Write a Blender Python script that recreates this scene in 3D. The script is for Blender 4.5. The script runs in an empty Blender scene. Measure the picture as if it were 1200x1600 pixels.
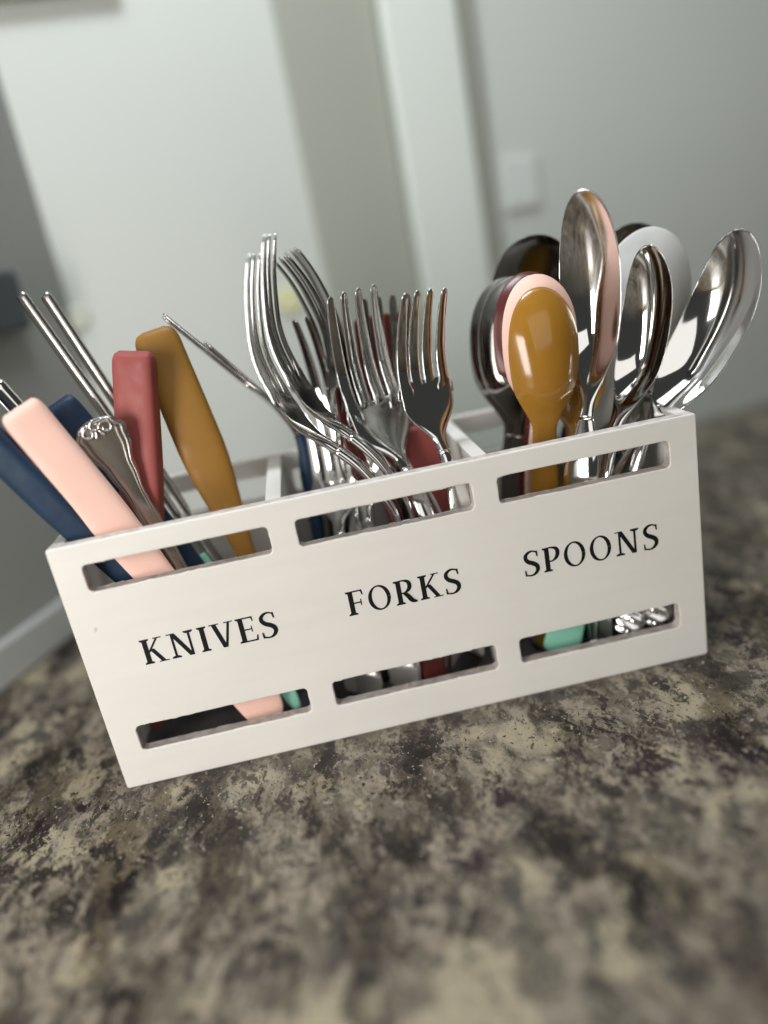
import bpy, bmesh, math, random
from mathutils import Vector, Matrix
random.seed(7)
R = math.radians
sc = bpy.context.scene
COL = sc.collection

# ------------------------------------------------------------------ camera
CAM = Vector((0.1100, -0.2879, 0.1954))
CR = Vector((0.9757, -0.1270, -0.1785))      # right
CD = Vector((-0.2094, -0.3022, -0.9299))     # down
CF = Vector((0.0642, 0.9447, -0.3215))       # forward
FPX = 1204.75
cd = bpy.data.cameras.new('camera'); cam = bpy.data.objects.new('camera', cd); COL.objects.link(cam)
m = Matrix((CR, -CD, -CF)).transposed().to_4x4(); m.translation = CAM
cam.matrix_world = m
cd.sensor_fit = 'VERTICAL'; cd.sensor_height = 36; cd.lens = FPX / 1600 * 36
cd.clip_start = 0.01; cd.clip_end = 50
cd.dof.use_dof = True; cd.dof.focus_distance = 0.315; cd.dof.aperture_fstop = 1.75
sc.camera = cam

def P(px, py, y):
    """point of the place seen at photo pixel (px, py) at depth y behind the box front"""
    d = CR * ((px - 600) / FPX) + CD * ((py - 800) / FPX) + CF
    return CAM + d * ((y - CAM.y) / d.y)

# ------------------------------------------------------------------ world and lamps
w = bpy.data.worlds.new('World'); sc.world = w; w.use_nodes = True
w.node_tree.nodes['Background'].inputs[0].default_value = (0.80, 0.84, 0.80, 1)
w.node_tree.nodes['Background'].inputs[1].default_value = 0.06
def lamp(name, loc, target, sx, sy, power, color):
    l = bpy.data.lights.new(name, 'AREA'); l.shape = 'RECTANGLE'; l.size = sx; l.size_y = sy
    l.energy = power; l.color = color
    o = bpy.data.objects.new(name, l); COL.objects.link(o); o.location = loc
    o.rotation_euler = (Vector(target) - Vector(loc)).to_track_quat('-Z', 'Y').to_euler()
    return o
lamp('window_light', (-0.28, -0.38, 0.18), (0.06, 0.0, 0.05), 0.26, 0.30, 4.1, (1.0, 0.98, 0.945))
lamp('frontal_fill', (0.30, -1.25, 0.75), (0.14, 0.0, 0.08), 1.3, 0.8, 4.0, (1.0, 0.98, 0.94))  # added soft fill behind the camera, lifts the shaded spoons
lamp('room_light', (0.22, -0.02, 1.15), (0.20, 0.38, 0.10), 0.7, 0.4, 2.4, (0.95, 1.0, 0.96))
lamp('wall_light', (0.08, 0.02, 0.80), (0.08, 0.30, 0.0), 0.26, 0.12, 3.1, (0.86, 0.93, 1.0))
sc.view_settings.view_transform = 'Standard'; sc.view_settings.look = 'None'
sc.view_settings.exposure = 0.0; sc.view_settings.gamma = 1.0
sc.cycles.max_bounces = 10; sc.cycles.glossy_bounces = 8
sc.cycles.use_denoising = True

# ------------------------------------------------------------------ materials
def mat(name, color, rough=0.5, metal=0.0, coat=0.0, spec=0.5):
    M = bpy.data.materials.new(name); M.use_nodes = True
    b = M.node_tree.nodes['Principled BSDF']
    b.inputs['Base Color'].default_value = (*color, 1); b.inputs['Roughness'].default_value = rough
    b.inputs['Metallic'].default_value = metal; b.inputs['Coat Weight'].default_value = coat
    b.inputs['Specular IOR Level'].default_value = spec
    return M
def nd(M, t): return M.node_tree.nodes.new(t)
def lk(M, a, b): M.node_tree.links.new(a, b)
def noise_bump(M, scale, strength, dist=0.0004, detail=4, rmin=None, rmax=None):
    b = M.node_tree.nodes['Principled BSDF']
    tc = nd(M, 'ShaderNodeTexCoord'); n = nd(M, 'ShaderNodeTexNoise'); n.inputs['Scale'].default_value = scale
    n.inputs['Detail'].default_value = detail
    lk(M, tc.outputs['Object'], n.inputs['Vector'])
    bp = nd(M, 'ShaderNodeBump'); bp.inputs['Strength'].default_value = strength; bp.inputs['Distance'].default_value = dist
    lk(M, n.outputs['Fac'], bp.inputs['Height']); lk(M, bp.outputs['Normal'], b.inputs['Normal'])
    if rmin is not None:
        n2 = nd(M, 'ShaderNodeTexNoise'); n2.inputs['Scale'].default_value = scale * 0.3; n2.inputs['Detail'].default_value = 6
        lk(M, tc.outputs['Object'], n2.inputs['Vector'])
        mr = nd(M, 'ShaderNodeMapRange'); mr.inputs['From Min'].default_value = 0.3; mr.inputs['From Max'].default_value = 0.7
        mr.inputs['To Min'].default_value = rmin; mr.inputs['To Max'].default_value = rmax
        lk(M, n2.outputs['Fac'], mr.inputs['Value']); lk(M, mr.outputs['Result'], b.inputs['Roughness'])
    return M
def mottled(M, c1, c2, scale, detail=5):
    b = M.node_tree.nodes['Principled BSDF']
    tc = nd(M, 'ShaderNodeTexCoord'); n = nd(M, 'ShaderNodeTexNoise'); n.inputs['Scale'].default_value = scale
    n.inputs['Detail'].default_value = detail; lk(M, tc.outputs['Object'], n.inputs['Vector'])
    r = nd(M, 'ShaderNodeValToRGB'); r.color_ramp.elements[0].position = .35; r.color_ramp.elements[1].position = .65
    r.color_ramp.elements[0].color = (*c1, 1); r.color_ramp.elements[1].color = (*c2, 1)
    lk(M, n.outputs['Fac'], r.inputs['Fac']); lk(M, r.outputs['Color'], b.inputs['Base Color'])
    return M

STEEL = noise_bump(mat('polished_steel', (0.70, 0.69, 0.68), 0.06, 1.0), 60, 0.12, 0.0002, 2, 0.04, 0.12)
BRUSH = noise_bump(mat('worn_steel', (0.50, 0.47, 0.44), 0.22, 1.0), 90, 0.2, 0.0002, 3, 0.16, 0.28)
DARKS = noise_bump(mat('steel_dark_reflection', (0.27, 0.255, 0.24), 0.12, 1.0), 60, 0.15, 0.0002, 2, 0.08, 0.18)  # steel coloured darker to stand in for reflections of a dark room
PINK = noise_bump(mottled(mat('pale_pink_coating', (0.8, 0.42, 0.33), 0.55, spec=.35), (0.92, 0.58, 0.48), (0.94, 0.61, 0.51), 40), 500, 0.15, 0.0001, 3, .42, .66)
ROSE = noise_bump(mottled(mat('dusty_rose_coating', (0.4, 0.1, 0.1), 0.58, spec=.3), (0.30, 0.070, 0.062), (0.34, 0.082, 0.071), 40), 500, 0.15, 0.0001, 3, .42, .66)
MUST = noise_bump(mottled(mat('mustard_coating', (0.45, 0.22, 0.03), 0.5, spec=.35), (0.25, 0.12, 0.017), (0.30, 0.145, 0.022), 40), 500, 0.12, 0.0001, 3, .42, .66)
MUSTG = noise_bump(mottled(mat('glossy_mustard_coating', (0.45, 0.22, 0.03), 0.15), (0.33, 0.155, 0.020), (0.38, 0.182, 0.025), 30), 120, 0.12, 0.0002, 3, .10, .24)
NAVY = noise_bump(mottled(mat('navy_coating', (0.01, 0.03, 0.07), 0.5, spec=.35), (0.009, 0.025, 0.055), (0.012, 0.036, 0.078), 60), 600, 0.3, 0.0001, 3, .42, .66)
MINT = noise_bump(mat('mint_coating', (0.26, 0.58, 0.44), 0.3), 400, 0.1, 0.0001, 3)
WHITE = noise_bump(mat('white_coating', (0.88, 0.87, 0.84), 0.22, coat=.3), 60, 0.06, 0.0002, 2)
BROWN = noise_bump(mat('dark_maroon_coating', (0.10, 0.018, 0.016), 0.3), 400, 0.1, 0.0001, 3)
INK = mat('black_vinyl', (0.006, 0.006, 0.007), 0.6, spec=.25)

def paint_material():
    M = mat('white_painted_wood', (0.78, 0.75, 0.70), 0.45)
    b = M.node_tree.nodes['Principled BSDF']
    tc = nd(M, 'ShaderNodeTexCoord')
    mp = nd(M, 'ShaderNodeMapping'); mp.inputs['Scale'].default_value = (18, 60, 160)
    lk(M, tc.outputs['Object'], mp.inputs['Vector'])
    g = nd(M, 'ShaderNodeTexNoise'); g.inputs['Scale'].default_value = 1.0; g.inputs['Detail'].default_value = 7
    lk(M, mp.outputs['Vector'], g.inputs['Vector'])
    s = nd(M, 'ShaderNodeTexNoise'); s.inputs['Scale'].default_value = 22; s.inputs['Detail'].default_value = 6
    lk(M, tc.outputs['Object'], s.inputs['Vector'])
    r = nd(M, 'ShaderNodeValToRGB'); r.color_ramp.elements[0].position = .28; r.color_ramp.elements[1].position = .62
    r.color_ramp.elements[0].color = (0.755, 0.722, 0.672, 1); r.color_ramp.elements[1].color = (0.80, 0.772, 0.725, 1)
    mx = nd(M, 'ShaderNodeMath'); mx.operation = 'ADD'
    m1 = nd(M, 'ShaderNodeMath'); m1.operation = 'MULTIPLY'; m1.inputs[1].default_value = .5
    m2 = nd(M, 'ShaderNodeMath'); m2.operation = 'MULTIPLY'; m2.inputs[1].default_value = .5
    lk(M, g.outputs['Fac'], m1.inputs[0]); lk(M, s.outputs['Fac'], m2.inputs[0])
    lk(M, m1.outputs[0], mx.inputs[0]); lk(M, m2.outputs[0], mx.inputs[1])
    lk(M, mx.outputs[0], r.inputs['Fac'])
    # small specks and scuffs
    v = nd(M, 'ShaderNodeTexNoise'); v.inputs['Scale'].default_value = 170; v.inputs['Detail'].default_value = 2
    lk(M, tc.outputs['Object'], v.inputs['Vector'])
    vr = nd(M, 'ShaderNodeMapRange'); vr.inputs['From Min'].default_value = .76; vr.inputs['From Max'].default_value = .80
    lk(M, v.outputs['Fac'], vr.inputs['Value'])
    mc = nd(M, 'ShaderNodeMix'); mc.data_type = 'RGBA'; mc.inputs['B'].default_value = (0.42, 0.36, 0.30, 1)
    lk(M, vr.outputs['Result'], mc.inputs['Factor']); lk(M, r.outputs['Color'], mc.inputs['A'])
    lk(M, mc.outputs['Result'], b.inputs['Base Color'])
    bp = nd(M, 'ShaderNodeBump'); bp.inputs['Strength'].default_value = .16; bp.inputs['Distance'].default_value = .0004
    lk(M, mx.outputs[0], bp.inputs['Height']); lk(M, bp.outputs['Normal'], b.inputs['Normal'])
    return M
PAINT = paint_material()
RAW = noise_bump(mottled(mat('thinly_painted_fibreboard_edge', (0.4, 0.34, 0.3), 0.8), (0.44, 0.385, 0.35), (0.68, 0.62, 0.58), 260, 8), 700, 0.6, 0.0004, 4)

def granite_material():
    M = mat('speckled_granite', (0.2, 0.2, 0.15), 0.3, spec=0.28)
    b = M.node_tree.nodes['Principled BSDF']
    tc = nd(M, 'ShaderNodeTexCoord')
    def vadd(vec, off):
        o = nd(M, 'ShaderNodeVectorMath'); o.operation = 'ADD'; o.inputs[1].default_value = off
        lk(M, vec, o.inputs[0]); return o.outputs[0]
    def noise(scale, detail, rough=.6, vec=None, out='Fac', dist=0.0):
        n = nd(M, 'ShaderNodeTexNoise'); n.inputs['Scale'].default_value = scale; n.inputs['Detail'].default_value = detail
        n.inputs['Roughness'].default_value = rough; n.inputs['Distortion'].default_value = dist
        lk(M, vec or tc.outputs['Object'], n.inputs['Vector']); return n.outputs[out]
    def warped(scale, amount):
        sc_ = nd(M, 'ShaderNodeVectorMath'); sc_.operation = 'SCALE'; sc_.inputs['Scale'].default_value = amount
        lk(M, noise(scale, 4, out='Color'), sc_.inputs[0])
        a = nd(M, 'ShaderNodeVectorMath'); a.operation = 'ADD'
        lk(M, tc.outputs['Object'], a.inputs[0]); lk(M, sc_.outputs[0], a.inputs[1]); return a.outputs[0]
    wa0 = warped(60, .012)
    mpg = nd(M, 'ShaderNodeMapping'); mpg.inputs['Rotation'].default_value = (0, 0, R(28)); mpg.inputs['Scale'].default_value = (1.45, .82, 1)
    lk(M, wa0, mpg.inputs['Vector']); wa = mpg.outputs['Vector']
    def rng(src, a, c):
        r = nd(M, 'ShaderNodeMapRange'); r.interpolation_type = 'SMOOTHSTEP'
        r.inputs['From Min'].default_value = a; r.inputs['From Max'].default_value = c
        lk(M, src, r.inputs['Value']); return r.outputs['Result']
    def mix(fac, a, c):
        x = nd(M, 'ShaderNodeMix'); x.data_type = 'RGBA'; lk(M, fac, x.inputs['Factor'])
        for k, q in (('A', a), ('B', c)):
            if isinstance(q, tuple): x.inputs[k].default_value = (*q, 1)
            else: lk(M, q, x.inputs[k])
        return x.outputs['Result']
    def mul(a, c):
        x = nd(M, 'ShaderNodeMath'); x.operation = 'MULTIPLY'; lk(M, a, x.inputs[0]); lk(M, c, x.inputs[1]); return x.outputs[0]
    mpf = nd(M, 'ShaderNodeMapping'); mpf.inputs['Rotation'].default_value = (0, 0, R(-18)); mpf.inputs['Scale'].default_value = (1.9, .62, 1)
    lk(M, wa0, mpf.inputs['Vector']); flow = mpf.outputs['Vector']
    w2 = vadd(wa, (3.1, 1.7, 4.2)); w3 = vadd(wa, (-5.1, 2.3, 1.2)); w4 = vadd(wa, (7.3, -2.9, .4)); w5 = vadd(wa, (.7, 9.1, -3.3))
    # mottled ground of grey, taupe and olive grains
    base = mix(rng(noise(95, 9, .76, wa), .44, .56), (0.046, 0.037, 0.030), (0.250, 0.210, 0.160))
    base = mix(rng(noise(46, 6, .68, w2), .48, .60), base, (0.125, 0.107, 0.079))
    # rounded cream feldspar patches
    v = nd(M, 'ShaderNodeTexVoronoi'); v.feature = 'SMOOTH_F1'; v.inputs['Scale'].default_value = 38
    v.inputs['Smoothness'].default_value = .35; v.inputs['Randomness'].default_value = 1
    lk(M, warped(90, .010), v.inputs['Vector'])
    cream = mul(rng(v.outputs['Distance'], .50, .36), rng(noise(24, 4, .6, w4), .44, .53))
    base = mix(cream, base, (0.320, 0.274, 0.188))
    base = mix(mul(rng(noise(85, 6, .65, w5), .53, .59), rng(noise(30, 3, .5, w2), .42, .56)), base, (0.245, 0.214, 0.165))
    # grey quartz
    base = mix(rng(noise(62, 6, .68, w3), .57, .62), base, (0.070, 0.061, 0.051))
    # dark brown and purple mica clusters
    base = mix(rng(noise(28, 9, .78, w4), .555, .595), base, (0.026, 0.020, 0.016))
    base = mix(rng(noise(25, 9, .78, w5), .575, .61), base, (0.024, 0.012, 0.015))
    base = mix(rng(noise(300, 4, .6, w3), .60, .66), base, (0.045, 0.033, 0.027))
    base = mix(rng(noise(190, 5, .7, w2), .62, .68), base, (0.24, 0.21, 0.165))
    dk = nd(M, 'ShaderNodeMix'); dk.data_type = 'RGBA'; dk.blend_type = 'MULTIPLY'; dk.inputs['B'].default_value = (.36, .33, .31, 1)
    lk(M, rng(noise(17, 7, .66, flow), .50, .60), dk.inputs['Factor']); lk(M, base, dk.inputs['A']); base = dk.outputs['Result']
    base = mix(rng(noise(520, 3, .6, w4), .62, .66), base, (0.020, 0.015, 0.013))
    base = mix(rng(noise(460, 3, .6, w5), .65, .69), base, (0.36, 0.32, 0.26))
    lk(M, base, b.inputs['Base Color'])
    rn = noise(120, 4)
    mr = nd(M, 'ShaderNodeMapRange'); mr.inputs['To Min'].default_value = .24; mr.inputs['To Max'].default_value = .46
    lk(M, rn, mr.inputs['Value']); lk(M, mr.outputs['Result'], b.inputs['Roughness'])
    bp = nd(M, 'ShaderNodeBump'); bp.inputs['Strength'].default_value = .1; bp.inputs['Distance'].default_value = .0003
    lk(M, rn, bp.inputs['Height']); lk(M, bp.outputs['Normal'], b.inputs['Normal'])
    return M
GRANITE = granite_material()
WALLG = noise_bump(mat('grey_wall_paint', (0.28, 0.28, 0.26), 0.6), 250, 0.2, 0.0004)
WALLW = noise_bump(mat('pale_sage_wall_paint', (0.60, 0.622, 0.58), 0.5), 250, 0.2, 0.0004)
GREIGE = noise_bump(mat('greige_paint', (0.36, 0.37, 0.31), 0.5), 250, 0.2, 0.0004)
TRIM = noise_bump(mat('off_white_trim_paint', (0.72, 0.76, 0.70), 0.4), 250, 0.1, 0.0004)

# ------------------------------------------------------------------ object helpers
def link_mesh(name, bm, material, parent=None, smooth=True):
    me = bpy.data.meshes.new(name)
    bmesh.ops.recalc_face_normals(bm, faces=bm.faces)
    bm.to_mesh(me); bm.free()
    if not isinstance(material, (list, tuple)): material = [material]
    for k in material: me.materials.append(k)
    if smooth:
        for p in me.polygons: p.use_smooth = len(p.vertices) < 8      # end caps stay flat
    o = bpy.data.objects.new(name, me); COL.objects.link(o)
    if parent: o.parent = parent
    return o
def tag(o, label, cat, group=None):
    o['label'] = label; o['category'] = cat
    if group: o['group'] = group
    return o
def empty(name, label, cat, mw=None, group=None):
    o = bpy.data.objects.new(name, None); COL.objects.link(o); o.empty_display_size = .01
    if mw is not None: o.matrix_world = mw
    return tag(o, label, cat, group)
def box_bm(x0, x1, y0, y1, z0, z1, bev=0.0):
    bm = bmesh.new()
    bmesh.ops.create_cube(bm, size=1, matrix=Matrix.Translation(((x0 + x1) / 2, (y0 + y1) / 2, (z0 + z1) / 2)) @ Matrix.Diagonal((x1 - x0, y1 - y0, z1 - z0, 1)))
    if bev: bmesh.ops.bevel(bm, geom=bm.edges[:], offset=bev, segments=3, profile=.5, affect='EDGES')
    return bm

# ------------------------------------------------------------------ setting
o = link_mesh('countertop', box_bm(-0.9, 1.6, -0.75, 0.9, -0.03, 0.0), GRANITE, smooth=False)
o['kind'] = 'structure'
CORN = Vector((-0.0321, 0.2623, 0)); FAR = CAM + (CR * (550 / FPX) + CD * (-158 / FPX) + CF) * (CAM.z / -(CR * (550 / FPX) + CD * (-158 / FPX) + CF).z); NEARL = Vector((-0.0948, 0.1205, 0))
def wall_frame(a, b):
    d = (b - a).normalized(); n = Vector((d.y, -d.x, 0))     # n faces the room for the back wall
    mw = Matrix((d, -n, Vector((0, 0, 1)))).transposed().to_4x4(); mw.translation = a
    return mw      # local x along wall, local y away from the room, z up
BW = wall_frame(CORN, FAR)
LWd = (NEARL - CORN).normalized()
LW = Matrix((LWd, Vector((LWd.y, -LWd.x, 0)), Vector((0, 0, 1)))).transposed().to_4x4(); LW.translation = CORN
if (LW.to_3x3() @ Vector((0, 1, 0))).x > 0:
    LW = Matrix((LWd, -Vector((LWd.y, -LWd.x, 0)), Vector((0, 0, 1)))).transposed().to_4x4(); LW.translation = CORN
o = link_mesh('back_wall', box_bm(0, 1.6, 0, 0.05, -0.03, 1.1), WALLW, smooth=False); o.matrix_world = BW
o['kind'] = 'structure'
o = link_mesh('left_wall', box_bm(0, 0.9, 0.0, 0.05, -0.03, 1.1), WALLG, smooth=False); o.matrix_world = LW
o['kind'] = 'structure'
def on_wall(px, py, mw):
    inv = mw.inverted(); c = inv @ CAM
    d = inv.to_3x3() @ (CR * ((px - 600) / FPX) + CD * ((py - 800) / FPX) + CF)
    return c + d * (-c.y / d.y)
def wall_piece(name, label, cat, mw, x0, x1, z0, z1, dep, material, bev=.003):
    o = link_mesh(name, box_bm(x0, x1, -dep, -0.0005, z0, z1, bev), material, smooth=False)
    o.matrix_world = mw; return tag(o, label, cat)
g0 = on_wall(420, 0, BW).x; g1 = on_wall(580, 0, BW).x; g2 = on_wall(700, 0, BW).x; g3 = on_wall(728, 0, BW).x
wall_piece('wall_pilaster', 'greige vertical board on the back wall above the forks', 'board', BW, g0, g1, 0.002, 1.0, .006, GREIGE)
wall_piece('trim_board', 'off white vertical trim board right of the greige board on the back wall', 'trim', BW, g1 + .001, g2, 0.002, 1.0, .014, TRIM)
wall_piece('trim_bead', 'narrow greige bead along the right side of the white trim board', 'trim', BW, g2 + .001, g3, 0.002, 1.0, .008, GREIGE)
t0 = (on_wall(0, 998, LW), on_wall(82, 934, LW))
wall_piece('skirting_strip', 'pale grey strip along the foot of the grey left wall', 'trim', LW, 0.012, 0.6, 0.0005, t0[0].z, .006, noise_bump(mat('grey_strip_paint', (0.42, 0.42, 0.41), .5), 200, .1))
q0 = on_wall(30, 515, LW); q1 = on_wall(0, 425, LW)
wall_piece('wall_switch_box', 'dark slate grey box on the left wall at the left edge above the knives', 'box', LW, q0.x, q0.x + .12, q0.z, q1.z, .012, mat('slate_plastic', (0.05, 0.06, 0.065), .5))
c0 = on_wall(190, 0, BW); c1 = on_wall(60, 35, BW)
wall_piece('wall_cabinet', 'greige cabinet underside high in the upper left corner', 'cabinet', BW, 0.004, c0.x, c0.z + .004, c0.z + .3, .008, GREIGE)
for (px, py, r, nm, lb, ct, cc) in [  # pale round discs set just proud of the wall
                            (452, 468, .011, 'yellow_spot', 'pale yellow round sticker on the wall behind the leftmost tall forks', 'spot', (0.70, .70, .42)),
                            (122, 497, .009, 'cream_spot', 'faint cream round sticker on the wall between the thin knife handles and rose handle', 'spot', (0.60, .62, .52))]:
    c = on_wall(px, py, BW); bm = bmesh.new(); r *= .9
    bmesh.ops.create_cone(bm, cap_ends=True, segments=32, radius1=r, radius2=r * .85, depth=.0016,
                          matrix=Matrix.Translation((c.x, -.0012 - (.006 if g0 < c.x < g1 else 0), c.z)) @ Matrix.Rotation(R(90), 4, 'X'))
    o = link_mesh(nm, bm, mat(nm + '_plastic', cc, .4)); o.matrix_world = BW; tag(o, lb, ct)

c = on_wall(812, 285, BW)
wall_piece('pale_patch', 'small white plate on the wall above and left of the tallest spoon', 'plate', BW, c.x - .015, c.x + .015, c.z - .018, c.z + .018, .003, mat('plate_plastic', (.68, .70, .67), .4), .0012)  # thin pale raised rectangle on the back wall
# ------------------------------------------------------------------ the caddy
W, H, TH, DEP = 0.26, 0.1107, 0.0055, 0.0842
caddy = empty('cutlery_caddy', 'white painted wooden cutlery box with slots lettered KNIVES, FORKS and SPOONS', 'cutlery box')
SX = [(0.0112, 0.0835), (0.0944, 0.1657), (0.1762, 0.2481)]
SZ = [(0.0903, 0.1017), (0.0164, 0.0282)]
def rrect(x0, x1, z0, z1, r, inset=0.0, jit=None, step=.0012):
    """rounded rectangle outline, inset > 0 grows inward; jit = random stream for a chipped edge"""
    x0 += inset; x1 -= inset; z0 += inset; z1 -= inset; r = max(r - inset, .0002)
    pts = []
    def seg(a, b):
        n = max(1, int((Vector(b) - Vector(a)).length / step))
        for i in range(n): pts.append((a[0] + (b[0] - a[0]) * i / n, a[1] + (b[1] - a[1]) * i / n))
    def arc(cx, cz, a0):
        for i in range(6):
            a = R(a0 + 90 * i / 6); pts.append((cx + r * math.cos(a), cz + r * math.sin(a)))
    seg((x0 + r, z0), (x1 - r, z0)); arc(x1 - r, z0 + r, -90)
    seg((x1, z0 + r), (x1, z1 - r)); arc(x1 - r, z1 - r, 0)
    seg((x1 - r, z1), (x0 + r, z1)); arc(x0 + r, z1 - r, 90)
    seg((x0, z1 - r), (x0, z0 + r)); arc(x0 + r, z0 + r, 180)
    return pts
def panel(name, x0, x1, z0, z1, th, holes, chip=0.00035):
    """board in the xz plane, front at y=0, back at y=th, chamfered outside edge, slots with slightly chipped rims"""
    bm = bmesh.new(); c = .0005
    def shape(inset, y, seed):
        rr = random.Random(seed)
        loops = []
        o_ = rrect(x0, x1, z0, z1, .0012, inset, step=.004)
        loops.append([bm.verts.new((x, y, z)) for x, z in o_])
        for h in holes:
            k = rrect(*h, .0019, -inset, step=.0011)
            run = 0; vs = []
            for x, z in k:
                if rr.random() < .12: run = rr.uniform(-1, 1.6) * chip
                elif rr.random() < .4: run *= .3
                vs.append(bm.verts.new((x + rr.uniform(-1, 1) * chip * .25, y, z + run * (1 if inset > 0 else .5))))
            loops.append(vs)
        return loops
    rings = [shape(c, 0, 3), shape(c * .3, c * .3, 5), shape(0, c, 9), shape(0, th - c, 11), shape(c, th, 12)]
    for loops in (rings[0], rings[-1]):
        es = []
        for vs in loops:
            for i in range(len(vs)): es.append(bm.edges.new((vs[i], vs[(i + 1) % len(vs)])))
        bmesh.ops.triangle_fill(bm, use_beauty=True, use_dissolve=False, edges=es)
    for a, b2 in zip(rings, rings[1:]):
        for li, (va, vb) in enumerate(zip(a, b2)):
            n = len(va)
            for i in range(n):
                f = bm.faces.new((va[i], va[(i + 1) % n], vb[(i + 1) % n], vb[i]))
                inner = a is rings[2]
                f.material_index = 1 if (inner and li > 0) or (inner and li == 0 and va[i].co.z > z1 - .001) else 0
                f.smooth = False
    return link_mesh(name, bm, [PAINT, RAW], caddy, smooth=False)
holes = [(a, b, c_, d_) for (a, b) in SX for (c_, d_) in SZ]
fp = panel('front_panel', 0, W, 0, H, TH, holes)
bp_ = panel('back_panel', 0, W, 0, H, TH, holes); bp_.location.y = DEP - TH
def board(name, x0, x1, y0, y1, z0, z1, mats=PAINT):
    return link_mesh(name, box_bm(x0, x1, y0, y1, z0, z1, .0005), mats, caddy, smooth=False)
board('end_panel', 0.0002, TH, TH + .0001, DEP - TH - .0001, 0.0002, H - .0004)
board('end_panel', W - TH, W - .0002, TH + .0001, DEP - TH - .0001, 0.0002, H - .0004)
board('divider', 0.0845, 0.0910, TH + .0001, DEP - TH - .0001, .0062, H - .0006)
board('divider', 0.1690, 0.1752, TH + .0001, DEP - TH - .0001, .0062, H - .0006)
board('base_board', TH + .0001, W - TH - .0001, TH + .0001, DEP - TH - .0001, 0.0004, .006, mottled(mat('dark_brown_base', (.03, .025, .024), .7), (.024, .018, .018), (.045, .036, .034), 60))  # base board in mottled dark brown, unlike the pale boards

# ------------------------------------------------------------------ lettering (hand-drawn serif capitals)
def catmull(pts, n=10):
    out = []
    for i in range(len(pts) - 1):
        p0 = pts[max(i - 1, 0)]; p1 = pts[i]; p2 = pts[i + 1]; p3 = pts[min(i + 2, len(pts) - 1)]
        for k in range(n):
            t = k / n
            out.append([.5 * ((2 * b) + (-a + c) * t + (2 * a - 5 * b + 4 * c - d) * t * t + (-a + 3 * b - 3 * c + d) * t ** 3)
                        for a, b, c, d in zip(p0, p1, p2, p3)])
    out.append(list(pts[-1])); return out
def g_stroke(pts, n=10):                   # pts (x, y, half width)
    c = catmull(pts, n); L = []; Rr = []
    for i, (x, y, h) in enumerate(c):
        h *= 1.12
        a = c[max(i - 1, 0)]; b = c[min(i + 1, len(c) - 1)]
        dx, dy = b[0] - a[0], b[1] - a[1]; l = math.hypot(dx, dy) or 1
        L.append((x - dy / l * h, y + dx / l * h)); Rr.append((x + dy / l * h, y - dx / l * h))
    return [[L[i], L[i + 1], Rr[i + 1], Rr[i]] for i in range(len(c) - 1)]
def stem(x, y0=0, y1=1, w=.090): return [[(x - w, y0), (x + w, y0), (x + w, y1), (x - w, y1)]]
def serif(x, y, w=.17, up=True, l=1, r=1):
    s = 1 if up else -1; h = .052; k = .09
    return [[(x - w * l, y), (x + w * r, y), (x + w * r, y + s * h), (x + k, y + s * h * 1.9), (x - k, y + s * h * 1.9), (x - w * l, y + s * h)]]
def bar(a, b, h): 
    dx, dy = b[0] - a[0], b[1] - a[1]; l = math.hypot(dx, dy)
    nx, ny = -dy / l * h, dx / l * h
    return [[(a[0] + nx, a[1] + ny), (b[0] + nx, b[1] + ny), (b[0] - nx, b[1] - ny), (a[0] - nx, a[1] - ny)]]
def hbar(x0, x1, y0, y1): return [[(x0, y0), (x1, y0), (x1, y1), (x0, y1)]]
def quad_diag(xa, ya, xb, yb, hw): return [[(xa - hw, ya), (xa + hw, ya), (xb + hw, yb), (xb - hw, yb)]]
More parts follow.
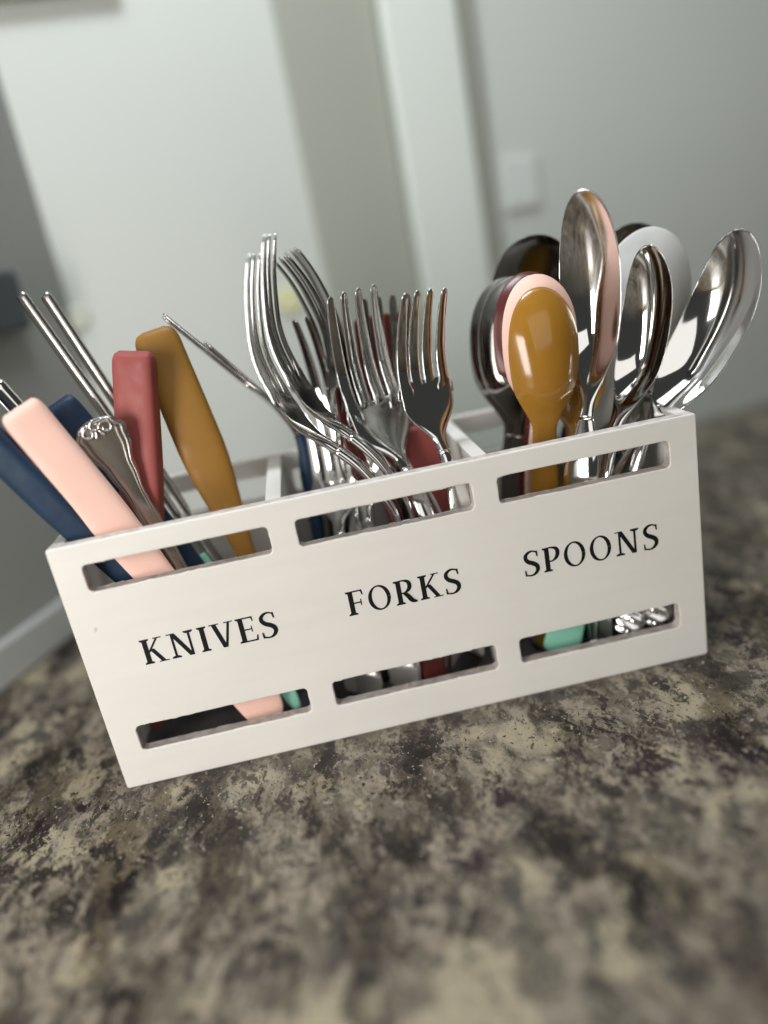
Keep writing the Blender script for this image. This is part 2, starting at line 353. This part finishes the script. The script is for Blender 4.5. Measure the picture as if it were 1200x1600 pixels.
def G(ch):
    if ch == 'I': return stem(.18) + serif(.18, 0) + serif(.18, 1, up=False), .36
    if ch == 'K':
        return (stem(.18) + serif(.18, 0) + serif(.18, 1, up=False) + quad_diag(.62, .955, .25, .45, .045)
                + quad_diag(.37, .58, .68, .045, .085) + hbar(.50, .80, .955, 1) + hbar(.52, .88, 0, .045)), .86
    if ch == 'N':
        return (stem(.20, 0, .96, .045) + serif(.20, 0, .17) + hbar(.02, .26, .955, 1) + quad_diag(.22, 1, .76, 0, .09)
                + stem(.80, 0, .96, .045) + serif(.80, 1, .17, up=False)), 1.0
    if ch == 'V':
        return (quad_diag(.17, .96, .42, 0, .085) + quad_diag(.70, .96, .455, 0, .048) + hbar(0, .36, .955, 1) + hbar(.54, .86, .955, 1)), .84
    if ch == 'E':
        return (stem(.18) + serif(.18, 0, .17, r=.5) + serif(.18, 1, .17, up=False, r=.5) + hbar(.2, .62, .94, 1.0)
                + [[(.555, 1), (.63, 1), (.64, .80), (.60, .80)]] + hbar(.2, .54, .475, .53) + [[(.51, .38), (.55, .38), (.55, .63), (.51, .63)]]
                + hbar(.2, .66, 0, .06) + [[(.60, 0), (.68, 0), (.71, .23), (.66, .23)]]), .72
    if ch == 'F':
        return (stem(.18) + serif(.18, 0) + serif(.18, 1, .17, up=False, r=.5) + hbar(.2, .62, .94, 1.0)
                + [[(.555, 1), (.63, 1), (.65, .78), (.60, .78)]] + hbar(.2, .54, .46, .52) + [[(.51, .36), (.555, .36), (.555, .62), (.51, .62)]]), .68
    if ch == 'O':
        q = []; n = 48
        for i in range(n):
            a, b = 2 * math.pi * i / n, 2 * math.pi * (i + 1) / n
            def o_(t): return (.45 + .42 * math.cos(t), .5 + .52 * math.sin(t))
            def i_(t): return (.45 + .275 * math.cos(t + .08), .5 + .455 * math.sin(t))
            q.append([o_(a), o_(b), i_(b), i_(a)])
        return q, .92
    if ch in 'PR':
        y = .46 if ch == 'R' else .42
        bowl = g_stroke([(.2, .972, .028), (.38, .972, .032), (.55, .90, .060), (.60, .74, .072), (.54, (y + .97) / 2 - .14, .062), (.38, y + .01, .030), (.2, y + .01, .027)])
        q = stem(.18) + serif(.18, 0) + serif(.18, 1, .17, up=False, r=.4) + bowl
        if ch == 'R': q += g_stroke([(.36, .47, .06), (.48, .32, .075), (.62, .10, .075), (.80, .03, .03)]); return q, .82
        return q, .70
    if ch == 'S':
        q = g_stroke([(.55, .93, .026), (.40, .99, .030), (.25, .965, .045), (.125, .85, .062), (.12, .70, .068), (.22, .575, .075), (.38, .49, .078), (.51, .38, .075), (.535, .22, .066), (.44, .075, .050), (.28, .01, .030), (.08, .045, .028)])
        q += [[(.50, .99), (.575, .985), (.585, .76), (.54, .76)], [(.03, .25), (.075, .25), (.11, .02), (.035, .01)]]
        return q, .66
def word(text, x0, x1, z0, hgt):
    wd = [G(c)[1] for c in text]; gap = .10; tot = sum(wd) + gap * (len(text) - 1)
    sx = (x1 - x0) / tot; x = x0
    for ch, wv in zip(text, wd):
        polys, _ = G(ch); bm = bmesh.new()
        for k, pl in enumerate(polys):
            y = -.00006 - .000002 * k
            vs = [bm.verts.new((x + a * sx, y, z0 + b * hgt)) for a, b in pl]
            try: f = bm.faces.new(vs)
            except ValueError: pass
        for f in bm.faces:
            f.normal_update()
            if f.normal.y > 0: f.normal_flip()
        me = bpy.data.meshes.new('letter'); bm.to_mesh(me); bm.free(); me.materials.append(INK)
        o = bpy.data.objects.new('letter', me); COL.objects.link(o); o.parent = fp; o['label'] = 'black serif letter ' + ch
        x += (wv + gap) * sx
word('KNIVES', .0231, .0785, .0549, .0111)
word('FORKS', .1075, .1556, .0563, .0108)
word('SPOONS', .1822, .2412, .0564, .0109)

# ------------------------------------------------------------------ cutlery building
def keyed(keys, s):
    """smooth interpolation through (s, value) keys"""
    if s <= keys[0][0]: return keys[0][1]
    for (a, va), (b, vb) in zip(keys, keys[1:]):
        if s <= b:
            t = (s - a) / (b - a); t = t * t * (3 - 2 * t); return va + (vb - va) * t
    return keys[-1][1]
def stations(n, L, ends=(1, 1)):
    out = []
    for i in range(n + 1):
        t = i / n; s = t
        c = .5 - .5 * math.cos(math.pi * t)
        out.append((.45 * s + .55 * c) * L)
    return out
class Spine:
    """side profile: angle keys in degrees as a function of s/L; +y is the back, -y the face"""
    def __init__(self, L, keys, n=400):
        self.L = L; self.p = [(0.0, 0.0)]; self.n = n; self.a = []
        y = z = 0.0
        for i in range(n):
            a = R(keyed(keys, (i + .5) / n)); self.a.append(a)
            y += math.sin(a) * L / n; z += math.cos(a) * L / n; self.p.append((y, z))
        self.a.append(self.a[-1])
    def at(self, s):
        f = max(0, min(self.n, s / self.L * self.n)); i = min(int(f), self.n - 1); t = f - i
        (y0, z0), (y1, z1) = self.p[i], self.p[i + 1]
        return y0 + (y1 - y0) * t, z0 + (z1 - z0) * t, self.a[i] * (1 - t) + self.a[i + 1] * t
def loft(sp, ss, wf, tf, cup=None, ex=2.0, n=32, detail=None, shift=None):
    """rings of width 2*wf(s), thickness 2*tf(s) along the spine"""
    bm = bmesh.new(); rings = []
    for s in ss:
        y, z, a = sp.at(s); hw = max(wf(s), 5e-5); ht = max(tf(s), 5e-5); ring = []
        for i in range(n):
            f = 2 * math.pi * i / n; c, q = math.cos(f), math.sin(f)
            u = math.copysign(abs(c) ** (2 / ex), c); v = math.copysign(abs(q) ** (2 / ex), q)
            off = v * ht
            if cup: off += cup(s, u)
            if detail: off += detail(s, u, v)
            x = u * hw + (shift(s) if shift else 0)
            ring.append(bm.verts.new((x, y + off * math.cos(a), z - off * math.sin(a))))
        rings.append(ring)
    for r0, r1 in zip(rings, rings[1:]):
        for i in range(n): bm.faces.new((r0[i], r0[(i + 1) % n], r1[(i + 1) % n], r1[i]))
    bm.faces.new(rings[0]); bm.faces.new(rings[-1])
    return bm
def sub(a, b, n):            # stations from a to b, denser at both ends
    return [a + (b - a) * (.4 * i / n + .6 * (.5 - .5 * math.cos(math.pi * i / n))) for i in range(n + 1)]
def place_matrix(A, B, face, chord):
    """rigid frame: local chord (0,cy,cz) from handle end to tip lies along A->B, local -y looks towards face"""
    Z = (B - A).normalized(); F = Vector(face); F = (F - Z * F.dot(Z)).normalized(); Y = -F; X = Y.cross(Z)
    M3 = Matrix((X, Y, Z)).transposed()
    cy, cz = chord; ang = math.atan2(cy, cz)
    return M3, ang
def put(root, sp, A, B, face):
    cy, cz, _ = sp.at(sp.L)
    M3, ang = place_matrix(A, B, face, (cy, cz))
    rot = Matrix.Rotation(ang, 3, 'X')           # turns the chord onto +z
    M = (M3 @ rot).to_4x4(); M.translation = A
    root.matrix_world = M
GAP = []
def chk(name, A, B, L):
    GAP.append('%s chord %.3f want %.3f A %s B %s' % (name, (B - A).length, L, tuple(round(v, 3) for v in A), tuple(round(v, 3) for v in B)))

def handle_w(L, wend, wmid, wneck, sneck):
    def f(s):
        b = keyed([(0, wend), (.45 * L, wmid), (sneck, wneck)], s)
        r = wend * .62
        if s < r: b *= math.sqrt(max(0, 1 - (1 - s / r) ** 2))
        return b
    return f
def spoon(label, A, B, face, material, name='spoon', bl=.34, bw=.0205, wend=.0095, wneck=.0026, neck=16, tip=-16, depth=.0085,
          hm=None, group=None, orn=None, hx=2.4, tend=.0010, keys=None):
    L = (B - A).length * 1.02
    keys = keys or [(0, -5), (.35, -2), (1 - bl - .10, neck * .75), (1 - bl - .02, neck), (1 - bl * .45, 0), (1, tip)]
    sp = Spine(L, keys); cy, cz, _ = sp.at(L); k = (B - A).length / math.hypot(cy, cz); L *= k; sp = Spine(L, keys)
    root = empty(name, label, 'spoon', group=group); put(root, sp, A, B, face); chk(label, A, B, L)
    sb = L * (1 - bl); Lb = L - sb
    hw = handle_w(L, wend, (wend + wneck) / 2 * .95, wneck, sb - .006)
    def wf(s):
        if s < sb - .006: return hw(s)
        t = (s - (sb - .006)) / (Lb + .006)
        # egg shaped bowl that flares smoothly out of the neck
        t = min(1, t); q = min(1, t / .34); q = q * q * (3 - 2 * q)
        e = math.sqrt(max(0, 1 - abs(2 * t ** 1.22 - 1) ** 2.15))
        return wneck * (1 - t) ** 2 + (bw - wneck * (1 - t) ** 2) * e * (q ** .45 if q > 0 else 0)
    def tf(s):
        b = keyed([(0, tend), (.3 * L, .0013), (sb - .012, .0019), (sb + .012, .0010), (L, .0006)], s)
        if L - s < .0015: b *= math.sqrt(max(0, 1 - (1 - (L - s) / .0015) ** 2))
        if s < .0012: b *= math.sqrt(max(0, 1 - (1 - s / .0012) ** 2))
        return b
    def cup(s, u):
        if s < sb - .004: return 0
        t = (s - (sb - .004)) / (Lb + .004)
        if not 0 < t < 1: return 0
        q = min(1, t / .35); q = q * q * (3 - 2 * q)
        return depth * math.sin(math.pi * (.12 + .88 * t) ** .9) ** .7 * q * (1 - u * u)
    bm = loft(sp, sub(0, sb - .010, 150 if orn else 34), wf, tf, cup, hx, 28, detail=(orn(L) if orn else None))
    link_mesh('handle', bm, hm or material, root)
    bm = loft(sp, sub(sb - .010, L, 60), wf, tf, cup, 2.4, 44)
    link_mesh('bowl', bm, material, root)
    return root
def fork(label, A, B, face, material, hl=.36, fw=.0125, wend=.0095, wneck=.0027, neck=20, tip=-18, hm=None, ntine=4, keys=None, group=None, hx=2.6, orn=None, tl=.66, hts=1.0):
    L = (B - A).length * 1.02
    keys = keys or [(0, -6), (.35, -4), (1 - hl - .14, neck * .6), (1 - hl - .02, neck), (1 - hl * .62, neck * .35), (1 - hl * .3, tip * .5), (1, tip)]
    sp = Spine(L, keys); cy, cz, _ = sp.at(L); k = (B - A).length / math.hypot(cy, cz); L *= k; sp = Spine(L, keys)
    root = empty('fork', label, 'fork', group=group); put(root, sp, A, B, face); chk(label, A, B, L)
    sb = L * (1 - hl); Lh = L - sb; sr = L - Lh * tl     # sr: root of the tines
    hw = handle_w(L, wend, (wend + wneck) / 2 * .9, wneck, sb - .004)
    def tf(s):
        b = keyed([(0, .0011), (.3 * L, .0013), (sb - .01, .0020), (sr, .0008), (L, .0005)], s)
        if s < .0012: b *= math.sqrt(max(0, 1 - (1 - s / .0012) ** 2))
        return b
    link_mesh('handle', loft(sp, sub(0, sb - .004, 34), lambda s: hw(s), lambda s: tf(s) * (1 + (hts - 1) * min(1, max(0, (sb - .004 - s) / .02))), None, hx, 28, detail=(orn(L) if orn else None)), hm or material, root)
    def cupf(s, x):      # slight hollow across the head
        t = max(0, min(1, (s - sb) / (sr - sb))); return .0016 * t * (1 - (x / fw) ** 2)
    def wplate(s):
        t = max(0, min(1, (s - sb) / (sr - sb) / .72)); t = t * t * (3 - 2 * t)
        return wneck + (fw - wneck) * t ** .9
    def tplate(s):
        b = tf(s)
        if sr + .004 - s < .003: b *= math.sqrt(max(0.01, (sr + .004 - s) / .003))
        return b
    head = link_mesh('head', loft(sp, sub(sb - .004, sr + .003, 26), wplate, tplate, lambda s, u: cupf(s, u * wplate(s)), hx, 40), material, root)
    tw = fw * 2 / (ntine + (ntine - 1) * .33) / 2        # half width of one tine
    for k in range(ntine):
        xc = -fw + tw + k * (2 * fw - 2 * tw) / (ntine - 1)
        def wt(s):
            t = (s - sr) / (L - sr)
            b = tw * (1.0 + .55 * max(0, 1 - max(0, t) / .10) ** 2) * (1 - .42 * max(0, t) ** 2)
            if L - s < .0022: b *= math.sqrt(max(0, 1 - (1 - (L - s) / .0022) ** 2))
            return b
        bm = loft(sp, sub(sr - .004, L, 28), wt, lambda s: tf(s) * (.98 if L - s > .001 else .5) * (.25 + .75 * min(1, max(0, (s - sr + .004) / .0055))), lambda s, u, xc=xc: cupf(s, xc), 4.5, 20,
                  shift=lambda s, xc=xc: xc * (1 - .05 * max(0, (s - sr) / (L - sr))))
        link_mesh('tine', bm, material, head)
    return root
def knife(label, A, B, face, material, hl=.48, hw=.0085, ht=.0042, bm_=None, bend=0, ex=3.4, wj=.75, butt=1.0, rnd=.72, name='knife', lbl=None, bw=.0095):
    """A = blade point in the box, B = butt of the handle"""
    L = (B - A).length; keys = [(0, -bend), (.5, 0), (1, bend)]
    sp = Spine(L, keys); cy, cz, _ = sp.at(L); k = L / math.hypot(cy, cz); L *= k; sp = Spine(L, keys)
    root = empty(name, label, 'knife'); put(root, sp, A, B, face); chk(label, A, B, L)
    sj = L * (1 - hl)
    def wh(s):
        t = (s - sj) / (L - sj); b = hw * keyed([(0, wj), (.55, 1.0), (1, .95 * butt)], t)
        r = hw * .75
        if L - s < r: b *= (rnd + (1 - rnd) * math.sqrt(max(0, 1 - (1 - (L - s) / r) ** 2.2)))
        return b
    def th(s):
        t = (s - sj) / (L - sj); b = ht * keyed([(0, .6), (.6, 1.0), (1, .95)], t)
        r = ht * .8
        if L - s < r: b *= math.sqrt(max(0, 1 - (1 - (L - s) / r) ** 2))
        if s - sj < .002: b *= .6 + .4 * (s - sj) / .002
        return b
    link_mesh('handle', loft(sp, sub(sj, L, 40), wh, th, None, ex, 40), material, root)
    def wb(s):
        t = s / sj; b = bw * keyed([(0, .9), (.5, 1.0), (.9, .9), (1, .55)], t)
        if s < .012: b *= math.sqrt(max(0, 1 - (1 - s / .012) ** 2))
        return b
    link_mesh('blade', loft(sp, sub(0, sj + .002, 30), wb, lambda s: .0009 if s > .001 else .0003, None, 2.0, 20), bm_ or STEEL, root)
    return root
def extend(T, Q, z=.0075, ymax=None):
    """continue the line T->Q down to height z inside the box"""
    d = Q - T; t = (z - T.z) / d.z; return T + d * t
V = Vector

# ---- knives -------------------------------------------------------
def kline(label, T, Q, face, material, z=.0075, **k):
    A = extend(T, Q, z); return knife(label, A, T, face, material, **k)
kline('pale pink table knife leaning far left over the box corner, thick flat handle', P(27, 636, .016), P(184, 827, .0145), (.25, -.92, .3), PINK, bm_=PINK, hl=.62, hw=.0088, ht=.0042)
kline('navy table knife in front below the pink handle, reaching past the left picture edge', P(-95, 614, .010), P(131, 833, .0135), (.15, -.80, -.56), NAVY, bm_=NAVY, bw=.004, hl=.60, hw=.0068, ht=.0046)
kline('second navy knife half hidden behind the pink handle and ornate handle', P(84, 630, .040), P(252, 836, .036), (.2, -.95, .2), NAVY, bm_=NAVY, hl=.62, hw=.0090, ht=.0045)
kline('dusty rose table knife standing upright left of the mustard handle', P(209, 548, .038), P(224, 812, .032), (-.22, -.95, .1), ROSE, bm_=ROSE, z=.011, bw=.0055, hl=.62, hw=.0090, ht=.0050, ex=4.2, wj=.85)
kline('mustard table knife with curved handle leaning left behind the rose handle', P(238, 515, .054), P(353, 788, .046), (.10, -.97, .1), MUST, bm_=MUST, hl=.64, hw=.0100, ht=.0048, bend=5, ex=3.0, rnd=.5, wj=.40, bw=.0075)
kline('left one of two thin worn steel knife handles blurred at the back left', P(31, 458, .070), P(322, 868, .046), (-.75, -.6, .2), BRUSH, z=.028, hl=.6, hw=.0030, ht=.0022, ex=2.4, bw=.004)
kline('right one of two thin worn steel knife handles blurred at the back left', P(69, 458, .073), P(337, 866, .052), (-.75, -.6, .2), BRUSH, z=.028, hl=.6, hw=.0028, ht=.0022, ex=2.4, bw=.004)
knife('steel knife handle tip showing just above the pink handle at the left edge', V((.060, .045, .008)), P(-12, 598, .036), (.1, -.9, .4), STEEL, hl=.6, hw=.0042, ht=.0028, ex=2.4, bw=.005)
knife('mint coated knife with its tip low in the knives compartment', V((.0765, .018, .0075)), P(310, 868, .040), (.2, -.9, .1), MINT, bm_=MINT, hl=.4, hw=.0036, ht=.002, bw=.0036)

# ornate fiddle-shaped handle (its point stands in the box)
def ornate():
    B = P(143, 655, .022); A = extend(B, P(233, 812, .022), .0075); L = (B - A).length
    keys = [(0, 0), (.6, 2), (1, -10)]; sp = Spine(L, keys); cy, cz, _ = sp.at(L); L *= L / math.hypot(cy, cz); sp = Spine(L, keys)
    root = empty('table_knife', 'silver ornate scroll ended handle between the pink and dusty rose handles', 'knife')
    put(root, sp, A, B, (.08, -.98, .15)); h0 = L - .085
    def wh(s):
        e = L - s
        b = keyed([(0, .0098), (.005, .0104), (.011, .0098), (.023, .0062), (.035, .0043), (.085, .0036)], e)
        if e < .0075: b *= math.sqrt(max(0, 1 - (1 - e / .0075) ** 2)) * (1 + .06 * math.sin(e / .0075 * 9))
        return b
    def th(s):
        e = L - s; b = keyed([(0, .0016), (.03, .0018), (.085, .0026)], e)
        if e < .0012: b *= math.sqrt(max(0, e / .0012))
        return b
    def det(s, u, v):
        if v > 0: return 0
        e = L - s; a = abs(u)
        rim = .0010 * math.exp(-((a - .86) / .07) ** 2) + .0006 * math.exp(-((a - .68) / .06) ** 2)
        k = min(1, e / .004)
        return -(rim * k)
    h = link_mesh('handle', loft(sp, sub(h0, L, 90), wh, th, None, 2.2, 72, detail=det), BRUSH, root)
    # scrolls and shell at the end, sub-parts
    def bead(cx, e0, rr, turns=1.0, nm='scroll', a0=0, sgn=1):
        bm = bmesh.new(); rings = []
        N = 36
        for i in range(N + 1):
            t = i / N; a = a0 + sgn * turns * 2 * math.pi * t; q = rr * (1 - .62 * t)
            y, z, an = sp.at(L - e0); c = V((cx + q * math.cos(a), y - .0014, z + q * math.sin(a)))
            d = V((-math.sin(a), 0, math.cos(a))) * sgn; nrm = V((math.cos(a), 0, math.sin(a)))
            r = .00095 * (1 - .35 * t)
            rings.append([bm.verts.new(c + nrm * r * math.cos(b) + V((0, -1, 0)) * r * math.sin(b)) for b in [2 * math.pi * j / 10 for j in range(10)]])
        for r0, r1 in zip(rings, rings[1:]):
            for j in range(10): bm.faces.new((r0[j], r0[(j + 1) % 10], r1[(j + 1) % 10], r1[j]))
        bm.faces.new(rings[0]); bm.faces.new(rings[-1])
        link_mesh(nm, bm, BRUSH, h)
    bead(-.0036, .0050, .0031, 1.25, a0=R(-60), sgn=1); bead(.0036, .0050, .0031, 1.25, a0=R(240), sgn=-1)
    bead(0, .0032, .0022, 1.0, a0=R(90), sgn=1)
    link_mesh('blade', loft(sp, sub(0, h0 + .002, 26), lambda s: .0075 * math.sqrt(min(1, s / .01)), lambda s: .0008, None, 2, 16), STEEL, root)
ornate()

# ---- forks --------------------------------------------------------
fork('steel fork seen edge on, leftmost of the two tall forks with tines pointing up', V((.1335, .018, .0075)), P(401, 396, .022), (.96, -.20, .15), STEEL, neck=44, tip=-22, hl=.40, wneck=.0040)
fork('tallest steel fork, edge on, just right of the leftmost tall fork', V((.139, .026, .0075)), P(425, 365, .026), (.96, -.22, .15), STEEL, neck=42, tip=-20, hl=.40, wneck=.0040)
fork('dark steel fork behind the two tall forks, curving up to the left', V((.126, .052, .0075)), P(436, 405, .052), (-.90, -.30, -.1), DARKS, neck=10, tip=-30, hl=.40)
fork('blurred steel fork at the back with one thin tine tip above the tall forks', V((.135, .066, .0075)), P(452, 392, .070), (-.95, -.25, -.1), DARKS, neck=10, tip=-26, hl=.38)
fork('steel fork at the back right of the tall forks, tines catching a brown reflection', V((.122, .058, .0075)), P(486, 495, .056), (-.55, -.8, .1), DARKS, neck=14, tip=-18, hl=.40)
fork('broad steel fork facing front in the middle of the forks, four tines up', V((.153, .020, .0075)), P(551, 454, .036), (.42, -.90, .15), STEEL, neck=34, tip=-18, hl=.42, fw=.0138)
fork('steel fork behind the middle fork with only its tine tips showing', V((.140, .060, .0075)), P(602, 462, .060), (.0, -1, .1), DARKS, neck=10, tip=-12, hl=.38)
fork('dusty rose coated fork at the back behind the middle fork', V((.150, .070, .0075)), P(592, 492, .068), (.0, -1, .1), ROSE, neck=10, tip=-12, hl=.38, fw=.0135)
fork('steel fork furthest right in the forks compartment, tilted slightly right', V((.1545, .018, .0075)), P(666, 454, .026), (.42, -.90, .1), STEEL, neck=30, tip=-22, hl=.37, tl=.62, fw=.0126)
knife('dusty rose handle standing low beneath the rightmost fork', V((.160, .036, .0075)), P(652, 664, .048), (.1, -.97, .1), ROSE, hl=.62, hw=.0080, ht=.0030, ex=2.6, bm_=ROSE)
BENT = [(0, -2), (.52, 0), (.66, 32), (.74, 42), (1, 42)]
fork('navy coated fork leaning far left, blurred steel tines pointing to the mustard handle', V((.0960, .046, .0075)), P(258, 492, .066), (.95, .15, .25), DARKS, hm=NAVY, keys=BENT, hl=.38, wneck=.004, wend=.0085, hts=2.2)
fork('second blurred fork leaning far left just below the navy handled fork', V((.0985, .060, .0075)), P(322, 533, .064), (.95, .15, .25), DARKS, keys=BENT, hl=.34)
for i, (x, yy, px, py, mt, lb) in enumerate([
        (.107, .016, 500, 640, STEEL, 'steel fork mostly hidden behind the leftmost tall forks, thin bright handle'),
        (.1255, .014, 530, 610, STEEL, 'steel fork low behind the handles of the two tall forks, only its neck showing'),
        (.1165, .020, 520, 600, STEEL, 'steel fork hidden low at the back between the tall forks and the middle fork'),
        (.142, .014, 552, 600, BROWN, 'dark maroon coated fork hidden behind the middle fork')]):
    fork(lb, V((x, yy, .0075)), P(px, py, yy + .040), (-.4, -.84, .38) if mt is STEEL else (.5, -.8, .1), mt, neck=14, tip=-14, hl=.40, fw=.011)

# ---- spoons -------------------------------------------------------
def braid(L):
    def f(s, u, v):
        if v > 0 or s > .05: return 0
        k = 1 - max(0, (s - .03) / .02)
        return -.0011 * k * (abs(math.sin(s * 520 + u * 2.6)) ** .7) * (1 - abs(u) ** 4)
    return f
spoon('glossy mustard spoon at the front, back of its bowl to the viewer', V((.197, .020, .0075)), P(841, 448, .024), (.0, 1, .1), MUSTG, bw=.0148, bl=.33, wend=.0085, wneck=.0052, neck=12, tip=-14, depth=.007)
spoon('pale pink coated spoon whose rim shows around the glossy mustard spoon', V((.196, .030, .0075)), P(836, 428, .033), (.0, 1, .1), PINK, bw=.0162, bl=.33, neck=12, wneck=.004)
spoon('dusty rose coated spoon behind the pale pink spoon, a sliver at its upper left', V((.194, .037, .0075)), P(824, 424, .042), (.0, 1, .1), BROWN, bw=.0168, bl=.33, neck=12)
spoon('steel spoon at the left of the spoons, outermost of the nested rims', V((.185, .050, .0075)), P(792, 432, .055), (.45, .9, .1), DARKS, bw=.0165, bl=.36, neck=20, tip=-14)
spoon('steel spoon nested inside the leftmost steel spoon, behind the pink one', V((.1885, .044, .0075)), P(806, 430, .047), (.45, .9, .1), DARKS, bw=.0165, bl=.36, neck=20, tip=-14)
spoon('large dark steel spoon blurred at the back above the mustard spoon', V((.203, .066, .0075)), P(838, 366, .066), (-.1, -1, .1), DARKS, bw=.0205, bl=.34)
spoon('tall polished steel spoon, highest of all, bowl turned to the left', V((.214, .0175, .0075)), P(910, 295, .018), (-.56, -.82, .12), STEEL, bw=.0124, bl=.41, neck=28, tip=-20, depth=.0065, wneck=.003)
spoon('large glossy white spoon leaning right behind the steel spoons', V((.184, .052, .0085)), P(1038, 357, .050), (-.05, 1, .1), WHITE, bw=.0250, bl=.47, neck=10, tip=-12, wneck=.0042, wend=.009)
spoon('narrow polished steel spoon standing in front of the white spoon', V((.208, .0200, .0075)), P(1014, 382, .018), (-.84, -.54, .0), STEEL, bw=.0115, bl=.38, neck=28, tip=-20, depth=.008, wneck=.0032)
spoon('polished steel spoon furthest right, leaning out over the box end', V((.191, .0220, .0075)), P(1160, 357, .0125), (-.80, -.56, .25), STEEL, bw=.0146, bl=.42, depth=.0075, keys=[(0, 0), (.50, 0), (.60, 20), (.72, 10), (1, -34)])
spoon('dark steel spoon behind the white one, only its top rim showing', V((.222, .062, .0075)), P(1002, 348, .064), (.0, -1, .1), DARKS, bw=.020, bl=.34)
spoon('small steel spoon peeping low over the rim at the right box corner', V((.214, .030, .0075)), P(1012, 608, .030), (-.2, -1, .1), STEEL, bw=.0055, bl=.25)
spoon('mustard coated spoon mostly hidden behind the tall polished spoon', V((.209, .034, .0075)), P(905, 450, .034), (-.2, -1, .1), MUSTG, bw=.014, bl=.36, wneck=.004)
def ends(label, A, B, material, orn=None, w=.0085, nm='teaspoon'):
    spoon(label, A, B, (0, -1, .1), material, bw=.012, bl=.34, wend=w, orn=orn, tend=.0012)
spoon('steel teaspoon with braided handle end, left of the two behind the lower right slot', V((.2290, .011, .0125)), P(960, 690, .050), (-.4, -.84, .38), STEEL, name='teaspoon', bw=.010, bl=.34, wend=.0075, orn=braid, wneck=.002)
spoon('steel teaspoon with braided handle end, right of the two behind the lower right slot', V((.2420, .011, .0135)), P(968, 705, .050), (-.4, -.84, .38), STEEL, name='teaspoon', bw=.010, bl=.34, wend=.0080, orn=braid, wneck=.002)
spoon('mint coated spoon seen only through the slots of the spoons compartment', V((.1965, .0135, .0080)), P(940, 732, .024), (0, -1, .1), MINT, name='teaspoon', bw=.008, bl=.30, wend=.0088, wneck=.005)
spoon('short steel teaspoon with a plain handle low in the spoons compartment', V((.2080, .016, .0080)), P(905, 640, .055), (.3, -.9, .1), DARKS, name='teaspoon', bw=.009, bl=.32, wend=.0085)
bpy.context.view_layer.update()
print('\n'.join(GAP))
